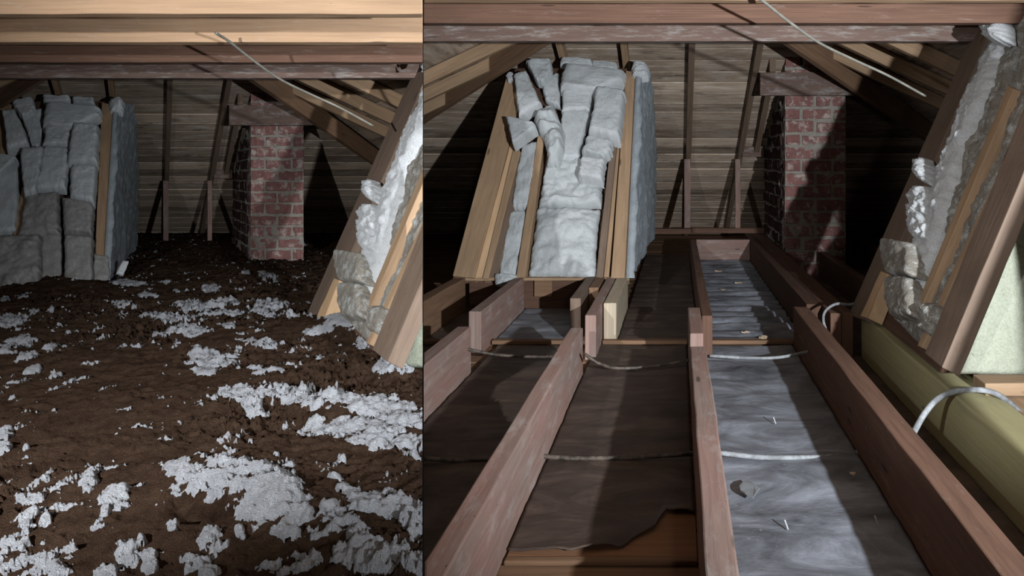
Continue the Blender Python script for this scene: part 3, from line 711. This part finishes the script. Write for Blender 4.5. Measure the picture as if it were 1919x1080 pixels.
# side face of the sloped wall: hanging wool sheet
def side_sheet(site):
    nu, nv = 90, 120; V = []
    for j in range(nv):
        v = j/(nv-1); z = ZJ + 0.005 + v*1.27
        yf = 3.80+0.90*v; yb = min(6.02, 6.1-(z+0.05)/0.578)
        yb = max(yb, yf+0.12)
        for i in range(nu):
            u = i/(nu-1); y = yf+(yb-yf)*u
            V.append(((-0.262+0.05*u) if site is R else (-0.322+0.11*u), y, z))
    V = np.array(V); uu = np.tile(np.linspace(0, 1, nu), nv)
    d = 0.020 + 0.022*fbm(V[:, 1]*3, V[:, 2]*3, 0, 31, 3) + 0.018*np.abs(fbm(V[:, 1]*9, V[:, 2]*2.5, 0, 33, 4)) + 0.012*fbm(V[:, 1]*14, V[:, 2]*14, 0, 35, 3, billow=True)
    d += 0.03*np.clip((V[:, 2]+0.1), 0, 1)*np.clip(uu-0.5, 0, 1)*(1+fbm(V[:, 2]*16, V[:, 1]*0, 0, 36, 3))
    T = V.copy(); T[:, 0] += d; Bt = V.copy(); Bt[:, 0] -= 0.02
    n0 = len(V); F = []
    for j in range(nv-1):
        for i in range(nu-1):
            a = j*nu+i; F.append([a, a+1, a+nu+1, a+nu]); F.append([n0+a, n0+a+nu, n0+a+nu+1, n0+a+1])
    ids = list(range(nu))+[j*nu+nu-1 for j in range(1, nv)]+[(nv-1)*nu+i for i in range(nu-2, -1, -1)]+[j*nu for j in range(nv-2, 0, -1)]
    for k in range(len(ids)):
        a = ids[k]; b = ids[(k+1) % len(ids)]; F.append([b, a, n0+a, n0+b])
    o = finish(site, 'wool_sheet', np.concatenate([T, Bt]), F, M['sidewool'], smooth=True)
    tag(o, 'silvery wool sheet on the side of the sloped wall, '+site.word, 'insulation')
side_sheet(R); side_sheet(L)

# wool batts on the sloped wall, cleared attic
def wb(label, st, th, mat='batt', off=0.0, **k):
    slab(R, 'wool_batt', label+', sloped wall, cleared attic', 'insulation', 'wool batts on the sloped wall, cleared attic', mat, PB, st, th, off=off, **k)
def wl(label, st, th, mat='batt', off=0.0, **k):
    slab(L, 'wool_batt', label+', insulated attic', 'insulation', 'wool batts on the sloped wall, insulated attic', mat, PB, st, th, 'L', off=off, **k)
Q = lambda a, b, c, d: [(a[0], a[1], b[0], b[1]), (d[0], d[1], c[0], c[1])]
wb('tall wool batt filling the left bay, lower half', [(955, 390, 988, 390), (943, 450, 978, 450), (931, 519, 966, 519)], 0.06, off=-0.06, seed=1, amp=0.02)
wb('wool batt in the left bay, upper half', [(976, 268, 1013, 258), (966, 320, 1003, 320), (957, 388, 990, 388)], 0.07, off=-0.06, seed=2, amp=0.02)
wb('large wool batt at the foot of the centre bay', [(1004, 382, 1124, 384), (996, 440, 1118, 440), (988, 514, 1115, 515)], 0.075, off=-0.06, seed=3, amp=0.03, nu=50, nv=60, p=8)
wb('wool batt above the large foot batt', [(1022, 288, 1132, 296), (1014, 340, 1128, 340), (1006, 380, 1125, 380)], 0.08, off=-0.06, seed=4, amp=0.035, nu=50, nv=50, fold=0.03)
wb('tall narrow wool batt in the middle', [(1052, 200, 1108, 203), (1048, 250, 1094, 250), (1046, 296, 1084, 294)], 0.07, off=-0.03, hem=0.07, seed=5, amp=0.006)
wb('small wool batt under the top slab', Q((1052, 164), (1112, 166), (1106, 203), (1050, 205)), 0.085, off=-0.03, hem=0.2, seed=6, amp=0.006)
wb('broad top wool slab', [(1053, 112, 1174, 127), (1050, 135, 1172, 145), (1046, 158, 1112, 166)], 0.12, off=-0.02, hem=0.13, seed=7, amp=0.01, fr=20)
wb('thin wool strip on top of the slab', Q((1050, 105), (1108, 108), (1108, 118), (1048, 118)), 0.06, off=-0.05, mat='wool', seed=8)
wb('low wool lump between roof rafters', Q((1108, 112), (1154, 114), (1158, 128), (1110, 124)), 0.05, off=-0.08, seed=28)
wb('tall wool slab beside the wide right stud', [(1114, 152, 1172, 162), (1108, 200, 1167, 205), (1099, 240, 1162, 257)], 0.13, off=0.0, hem=0.1, seed=9, amp=0.01, nu=36, nv=60, p=10)
wb('folded wool piece below the tall slab', [(1096, 248, 1148, 262), (1094, 262, 1146, 278), (1088, 278, 1134, 292)], 0.10, off=0.0, seed=10, amp=0.02, fold=0.02)
wb('thick white wool end hanging over the centre bay', [(1088, 288, 1136, 295), (1084, 305, 1131, 312), (1080, 325, 1129, 336)], 0.10, off=0.0, seed=11, mat='wool')
wb('tilted wool slab near the upper left', [(961, 134, 984, 128), (964, 165, 998, 155), (970, 218, 1014, 190)], 0.10, off=0.0, hem=0.14, seed=12, amp=0.012, nu=30, nv=50)
wb('wool lump at the top left corner', [(984, 110, 1030, 105), (990, 122, 1034, 128), (1005, 150, 1020, 150)], 0.08, off=-0.03, seed=13, amp=0.02)
wb('flat wool piece behind the rafter end', Q((1012, 150), (1046, 132), (1050, 200), (1022, 185)), 0.05, off=-0.05, seed=14)
wb('triangular wool slab sticking out to the left', [(943, 211, 1003, 228), (950, 232, 1004, 236), (959, 266, 964, 264)], 0.10, off=0.04, hem=0.3, seed=15, amp=0.006, p=14)
wb('crumpled wool tuft hanging in the middle', [(1008, 186, 1032, 180), (994, 212, 1046, 212), (1012, 240, 1056, 240), (1022, 268, 1054, 268), (1022, 292, 1044, 292)], 0.12, off=0.02, seed=16, amp=0.05, nu=40, nv=70, p=3, fold=0.05)
wb('wool piece at the top of the wide left stud', Q((948, 135), (960, 132), (962, 150), (950, 150)), 0.03, off=0.012, seed=17, mat='wool')
wb('white wool tuft on the corner above the right stud', [(1184, 110, 1212, 108), (1182, 122, 1218, 120), (1186, 136, 1214, 138)], 0.09, off=-0.02, seed=18, mat='wool', amp=0.03, p=3)
wb('wool lump at the foot of the left bay', Q((924, 508), (968, 510), (966, 532), (926, 530)), 0.05, off=-0.01, seed=19, amp=0.02, p=3)
# insulated attic
wl('tall pale wool slab beside the wide stud', [(134, 222, 186, 228), (128, 260, 185, 262), (122, 302, 183, 301)], 0.13, seed=41, nu=36, nv=50, p=10)
wl('wool slab below the tall pale slab', [(131, 304, 182, 302), (129, 340, 180, 340), (128, 366, 176, 378)], 0.11, seed=42, nu=36, nv=50, p=10)
wl('broad top wool slab with a white lower edge', [(82, 186, 191, 196), (78, 208, 190, 212), (76, 230, 134, 236)], 0.12, hem=0.14, seed=43, off=-0.01, amp=0.01)
wl('small wool strip on top of the broad slab', Q((80, 176), (130, 177), (130, 187), (80, 188)), 0.06, seed=44, off=-0.04, mat='wool')
wl('low wool lump between the rafters', Q((135, 180), (174, 180), (178, 192), (136, 190)), 0.05, seed=45, off=-0.08)
wl('small wool slab under the broad top slab', Q((82, 234), (132, 236), (128, 268), (78, 270)), 0.11, hem=0.15, seed=46, off=-0.02)
wl('square wool slab in the centre', [(80, 268, 128, 270), (72, 310, 127, 310), (64, 350, 124, 350)], 0.10, hem=0.06, seed=47, off=0.0, nu=34, nv=46, p=10)
wl('tall wool slab left of the centre one', [(35, 272, 82, 270), (38, 315, 74, 315), (42, 362, 66, 356)], 0.115, hem=0.05, seed=48, off=0.01, nu=30, nv=46)
wl('tilted wool slab at the upper left', [(2, 202, 26, 200), (6, 240, 44, 236), (10, 280, 54, 264)], 0.11, hem=0.14, seed=49, off=0.0, nu=30)
wl('wool lump at the top left', [(20, 184, 60, 178), (24, 196, 66, 200), (40, 216, 52, 214)], 0.08, seed=50, off=-0.03)
wl('flat wool piece behind the rafter foot', Q((40, 216), (78, 198), (80, 274), (58, 272)), 0.05, seed=51, off=-0.05)
wl('triangular wool piece at the left edge', [(-25, 283, 33, 289), (-25, 300, 26, 300), (-25, 326, -2, 324)], 0.11, hem=0.3, seed=52, off=0.03, p=12)
wl('grey wool batt below the triangular piece', [(-20, 330, 36, 305), (-24, 380, 34, 370), (-30, 440, 28, 430)], 0.07, seed=53, off=-0.04)
wl('dust covered wool slab below the centre slab', [(46, 362, 110, 354), (38, 395, 112, 395), (30, 440, 112, 436)], 0.10, 'battdust', seed=54, off=-0.02, nu=50, nv=50, amp=0.02)
wl('dusty wool slab beside the wide stud, upper one', [(114, 364, 176, 378), (116, 400, 175, 404), (118, 432, 173, 436)], 0.10, 'battdust', seed=55, nu=36, nv=36, amp=0.015)
wl('dusty wool slab beside the wide stud, lower one', [(118, 434, 174, 438), (118, 480, 174, 480), (116, 535, 176, 530)], 0.11, 'battdust', seed=56, nu=36, nv=46, amp=0.015)
wl('dust covered lower wool at the left edge', [(-30, 438, 76, 432), (-34, 490, 76, 490), (-38, 552, 76, 545)], 0.13, 'battdust', seed=57, nu=60, nv=60, amp=0.03, off=-0.02)
wl('dusty wool strip in the recess by the left slabs', [(76, 434, 116, 436), (76, 480, 116, 480), (76, 540, 116, 535)], 0.06, 'battdust', seed=58, off=-0.02)
wl('dusty wool corner at the foot of the wide stud', [(174, 472, 204, 478), (174, 505, 206, 505), (174, 540, 204, 545)], 0.05, 'battdust', seed=59, off=0.012, amp=0.015)
wl('white wool tuft on the corner above the wide stud', [(204, 178, 228, 177), (202, 190, 233, 188), (206, 204, 228, 204)], 0.09, 'wool', seed=60, off=-0.02, amp=0.03, p=3)

# ------------------------------------------------------------------ leaning wall on the right
def leaning(site):
    w = site.word; g = 'timbers of the leaning wall, '+w
    def bd(name, label, quad, th, mat, off=0.0, segs=14): board_on(site, name, label+', '+w, 'stud', g, mat, PC, quad, th, off=off, segs=segs, jit=0.0012)
    bd('wall_stud', 'brown plank along the far edge of the leaning wall', [(1590, 590), (1622, 602), (1858, 52), (1832, 40)], 0.05, 'dustbrown', off=-0.06)
    bd('wall_stud', 'thin pale pine strip at the foot of the leaning wall', [(1612, 593), (1628, 598), (1662, 512), (1650, 508)], 0.06, 'pale', off=-0.055, segs=4)
    bd('wall_stud', 'thin middle stud with a bright edge, in the dusty wool', [(1712, 585), (1722, 588), (1900, 165), (1888, 160)], 0.05, 'pine', off=-0.03)
    bd('wall_stud', 'narrow stud with a bright edge beside the wide near stud', [(1718, 648), (1727, 652), (1930, 222), (1921, 218)], 0.055, 'pine', off=-0.035)
    bd('wall_stud', 'wide brown near stud with a bright pale edge', [(1733, 662), (1765, 690), (2010, 105), (1960, 100)], 0.055, 'dustbrown', off=-0.01)
    def sl(name, label, st, th, mat, **k):
        slab(site, name, label+', '+w, 'insulation', 'wool of the leaning wall, '+w, mat, PC, st, th, **k)
    sl('wool_batt', 'brown dusted wool filling the wall beside the far plank',
       [(1868, 10, 1930, -20), (1800, 190, 1880, 150), (1740, 350, 1835, 300), (1700, 460, 1780, 420), (1668, 520, 1755, 500), (1668, 590, 1730, 590), (1700, 632, 1728, 640)], 0.045, 'wooldirt', off=-0.045, nu=60, nv=170, amp=0.02, fr=11, seed=71, hi=0.01)
    sl('wool_batt', 'second strip of brown dusted wool beside the near stud',
       [(1935, 0, 2010, -40), (1880, 190, 1930, 170), (1830, 310, 1880, 290), (1770, 460, 1810, 460), (1735, 560, 1765, 570), (1716, 625, 1738, 640)], 0.04, 'wooldirt', off=-0.045, nu=40, nv=160, amp=0.02, fr=11, seed=72, hi=0.01)
    sl('wool_strip', 'long bright white wool strip down the leaning wall',
       [(1838, 70, 1868, 60), (1812, 140, 1850, 120), (1790, 190, 1832, 180), (1765, 270, 1795, 260), (1740, 330, 1775, 330), (1715, 390, 1758, 395), (1702, 440, 1742, 450), (1698, 500, 1724, 500), (1690, 545, 1712, 545), (1682, 592, 1702, 592)], 0.05, 'wool', off=-0.01, nu=30, nv=200, amp=0.022, fr=16, seed=73, p=3, hi=0.008)
    sl('wool_tuft', 'white wool tuft at the top of the leaning wall', [(1826, 24, 1850, 20), (1824, 48, 1866, 38), (1838, 72, 1866, 70)], 0.08, 'wool', off=0.0, amp=0.022, hi=0.006, fr=38, p=4, seed=74)
    sl('wool_tuft', 'ragged white wool tuft standing out over the plank, mid height', [(1704, 292, 1724, 290), (1702, 312, 1728, 308), (1710, 332, 1726, 340)], 0.06, 'wool', off=0.0, amp=0.022, hi=0.006, fr=38, p=4, seed=75)
    sl('wool_tuft', 'ragged white wool tuft below the mid-height one', [(1696, 345, 1724, 340), (1690, 368, 1730, 372), (1704, 392, 1724, 400)], 0.06, 'wool', off=0.0, amp=0.022, hi=0.006, fr=38, p=4, seed=76)
    sl('wool_tuft', 'curled white wool tuft above the square lump', [(1690, 372, 1708, 380), (1688, 400, 1730, 410), (1692, 440, 1728, 452)], 0.06, 'wool', off=0.0, amp=0.022, hi=0.006, fr=38, p=4, seed=77)
    sl('wool_lump', 'square dusty wool lump near the foot of the leaning wall', [(1642, 440, 1700, 450), (1640, 480, 1704, 480), (1650, 510, 1700, 512)], 0.09, 'wooldirt', off=-0.01, amp=0.016, seed=78, nu=36, nv=36)
    sl('wool_lump', 'dark dusty wool lump at the foot of the leaning wall', [(1655, 512, 1704, 516), (1650, 550, 1706, 552), (1656, 586, 1702, 590)], 0.07, 'wooldirt', off=-0.01, amp=0.016, seed=79, nu=36, nv=36)
    sl('wool_lump', 'ragged grey wool ends hanging below the middle stud', [(1726, 560, 1760, 570), (1716, 592, 1748, 605), (1712, 615, 1738, 632)], 0.05, 'wooldirt', off=-0.01, amp=0.04, seed=80, p=3)
    PG = Plane((0.10, -1, 0.30), (0.95, 2.07, ZJ))
    slab(site, 'wool_batt', 'pale green white wool batt right of the wide near stud, '+w, 'insulation', 'wool of the leaning wall, '+w, 'woolgreen', PG,
         [(1985, 240, 2300, 240), (1925, 390, 2300, 390), (1878, 480, 2300, 480), (1828, 600, 2300, 600), (1798, 700, 2300, 722)], 0.03, off=0.0, nu=90, nv=110, amp=0.014, fr=8, seed=81, edge=0.002, p=30)
leaning(R); leaning(L)
q = [np.array((0.74+0.45*(z-ZJ), y, z)) - PC.n*0.06 for y, z in ((-1.2, -0.40), (1.99, -0.40), (1.99, 0.50), (-1.2, 0.50))]  # unseen board added to block lamp light from the void beside the chimney
q[1] = np.array((0.74+0.45*(0.0-ZJ)+0.0, 1.99, -0.10)) - PC.n*0.06; n = PC.n*0.02
q[1][0] = 0.74+0.45*(-0.10-ZJ)+0.055
v, f, u = hexa([q[0], q[3], q[3]-n, q[0]-n], [q[1], q[2], q[2]-n, q[1]-n], 1)
o = finish(R, 'wall_right', np.array(v), f, M['dark'], u); tag(o, 'leaning board wall nearest the camera, cleared attic', None, None, 'structure')
def blocker_stud():  # unseen stud added to cast the shadow edge on chimney and beams
    n = PC.n; t = 0.13
    def p(z, y, o): return np.array((0.74+0.45*(z-ZJ), y, z)) + n*o*0.52
    A = [p(ZJ+0.04, 0.86, 0.0), p(ZJ+0.04, 0.98, 0.0), p(ZJ+0.04, 0.98, 0.08), p(ZJ+0.04, 0.86, 0.08)]
    B = [p(0.50, 0.86, 0.0), p(0.50, 0.98, 0.0), p(0.50, 0.98, 0.08), p(0.50, 0.86, 0.08)]
    member(R, 'wall_stud', 'brown stud of the leaning wall nearest the camera, cleared attic', 'stud', None, 'dustbrown', hexa(A, B, 10, 0.001))
blocker_stud()

# ------------------------------------------------------------------ loose fill over the floor of the insulated attic
def loose_fill():
    ny, nx = 560, 520
    Yv = 0.62*(7.9/0.62)**np.linspace(0, 1, ny)
    T = np.linspace(-1.16, -K-0.0012, nx)
    Yg = np.repeat(Yv[:, None], nx, 1); Xg = T[None, :]*Yg
    # attic coordinates
    lx = (Xg + 0.75*Yg)/0.87
    base = -0.655*np.ones_like(Yg)
    r = fbm(Xg*2.2, Yg*2.2, 0, 90, 3)*0.018 + fbm(Xg*9, Yg*9, 0, 91, 4)*0.010 + fbm(Xg*34, Yg*34, 0, 92, 4, billow=True)*0.007
    rough = np.clip(0.6+1.2*fbm(Xg*3, Yg*3, 0, 93, 2), 0.15, 1.6)
    r2 = fbm(Xg*60, Yg*60, 0, 94, 3, billow=True)*0.009*rough + rough*fbm(Xg*20, Yg*20, 0, 95, 4, billow=True)*0.013
    def g(px, py, rx, ry):      # ellipse on the floor at picture position (insulated half)
        a, b = toR(px, py); y = 0.66*FPX/(b-VY); x = (a-VX)/FPX*y
        y2 = 0.66*FPX/(b+ry/0.87-VY); y1 = 0.66*FPX/(max(b-ry/0.87-VY, 40))
        return x, y, rx/0.87/FPX*y, (y1-y2)/2
    def bumpf(px, py, rx, ry):
        x, y, a, b = g(px, py, rx, ry); return np.exp(-((lx-x)/a)**2 - ((Yg-y)/b)**2)
    zl = base + r + 1.9*r2
    zl += 0.05*bumpf(130, 528, 80, 14) + 0.05*bumpf(650, 615, 70, 25) + 0.03*bumpf(720, 690, 60, 20)
    zl += 0.035*bumpf(470, 915, 120, 55) - 0.03*bumpf(400, 965, 60, 14) - 0.02*bumpf(340, 940, 25, 25)
    zl += 0.02*bumpf(640, 755, 130, 25) - 0.02*bumpf(560, 800, 60, 12)
    E = [(440,905,80,42),(510,930,75,42),(555,957,38,25),(400,915,45,30),(335,885,28,18),(170,910,22,20),(215,930,30,20),(195,957,12,8),(50,930,35,10),(50,965,20,18),(85,972,12,8),
         (0,820,20,15),(5,845,16,12),(50,845,8,5),(30,1040,45,26),(90,1050,48,30),(132,1030,18,22),(235,1035,28,28),(200,1062,28,18),(280,1052,16,20),(265,1015,10,8),(400,1020,28,28),
         (380,1058,40,22),(325,988,20,10),(345,970,8,5),(462,968,22,12),(540,1000,30,12),(520,1060,50,16),(600,1000,28,14),(640,985,55,26),(630,900,16,10),(655,925,24,14),(700,945,55,20),(760,950,50,28),
         (690,1035,75,26),(560,1045,40,18),(770,1045,40,34),(620,960,30,14),(450,1000,12,8),
         (560,742,90,14),(640,752,95,18),(720,765,75,20),(460,742,42,14),(660,800,90,15),(735,815,60,22),(605,797,28,12),(772,850,22,10),(480,765,24,8),(700,830,50,14),(762,790,40,18),
         (522,698,14,5),(478,688,18,6),(400,675,48,11),(392,662,58,6),(500,640,38,7),(385,692,26,8),(350,620,44,8),(300,625,14,4),(430,614,12,5),(372,572,54,9),(300,590,42,6),(340,596,50,7),(415,585,40,6),
         (510,568,36,8),(490,580,34,7),(432,565,26,6),(395,541,20,7),(333,549,12,3),(280,556,20,4),(312,533,8,3),(240,534,34,5),(235,571,25,4),(500,515,24,5),(462,512,10,3),(545,590,16,4),
         (20,602,34,11),(35,642,34,13),(60,590,14,6),(50,668,20,8),(62,695,18,6),(105,702,12,6),(40,560,10,4),(8,565,14,4),(95,585,10,3),(15,655,22,9),(95,650,14,8),
         (640,618,44,10),(690,648,30,10),(600,625,30,6),(735,700,40,8),(520,860,8,4),(420,865,6,4),(640,862,8,4)]
    Mk = np.zeros_like(Yg) - 0.25
    for e in E:
        x, y, a, b = g(*e)
        d = ((lx-x)/(a*1.02))**2 + ((Yg-y)/(b*1.15))**2
        Mk = np.maximum(Mk, 1.25-d)
    nz = fbm(Xg*14, Yg*14, 0, 97, 7, 0.70)
    Mk = Mk + 1.7*nz + 1.1*fbm(Xg*48, Yg*40, 0, 197, 4, 0.7)
    Mk = np.where(Mk > 2, 2, Mk)
    def wz(zl): return 0.87*zl - 41/FPX*Yg + CAMZ
    idx = np.arange(ny*nx).reshape(ny, nx)
    q = np.stack([idx[:-1, :-1], idx[:-1, 1:], idx[1:, 1:], idx[1:, :-1]], -1).reshape(-1, 4)
    V = np.stack([Xg, Yg, wz(zl)], -1).reshape(-1, 3)
    o = finish(None, 'loose_fill_insulation', V, q, M['fill'], smooth=True, origin=np.array((-1.5, 2.0, 0)))
    tag(o, 'brown loose fill insulation heaped over the whole floor of the insulated attic', 'insulation', None, 'stuff')
    th = 0.40
    up = np.clip((Mk-th), -0.6, 1.0)
    zw = zl + np.where(up > 0, 0.012*np.tanh(up*1.8), up*0.04) + 0.005*fbm(Xg*55, Yg*40, 0, 99, 3, billow=True) + 0.001
    Vw = np.stack([Xg, Yg, wz(zw)], -1).reshape(-1, 3)
    m = (Mk > th-0.5); mf = (m[:-1, :-1] & m[:-1, 1:] & m[1:, 1:] & m[1:, :-1]).reshape(-1)
    qf = q[mf]; used = np.unique(qf); remap = -np.ones(ny*nx, dtype=np.int64); remap[used] = np.arange(len(used))
    o = finish(None, 'white_loose_fill', Vw[used], remap[qf], M['clump'], smooth=True, origin=np.array((-1.5, 2.0, 0)))
    tag(o, 'white fluffy patches scattered over the brown loose fill', 'insulation', None, 'stuff')
loose_fill()
# white chunk leaning at the corner of the sloped wall, insulated attic
P_ = Plane((0.35, -0.8, 0.45), (-0.20, 4.0, -0.63))
slab(L, 'wool_chunk', 'small white wool chunk leaning at the corner of the sloped wall, insulated attic', 'insulation', None, 'wool', P_, [(232, 486, 243, 489), (224, 500, 239, 502), (218, 512, 233, 515)], 0.03, 'L', off=0.0, seed=88, nu=12, nv=16, amp=0.004, edge=0.003)
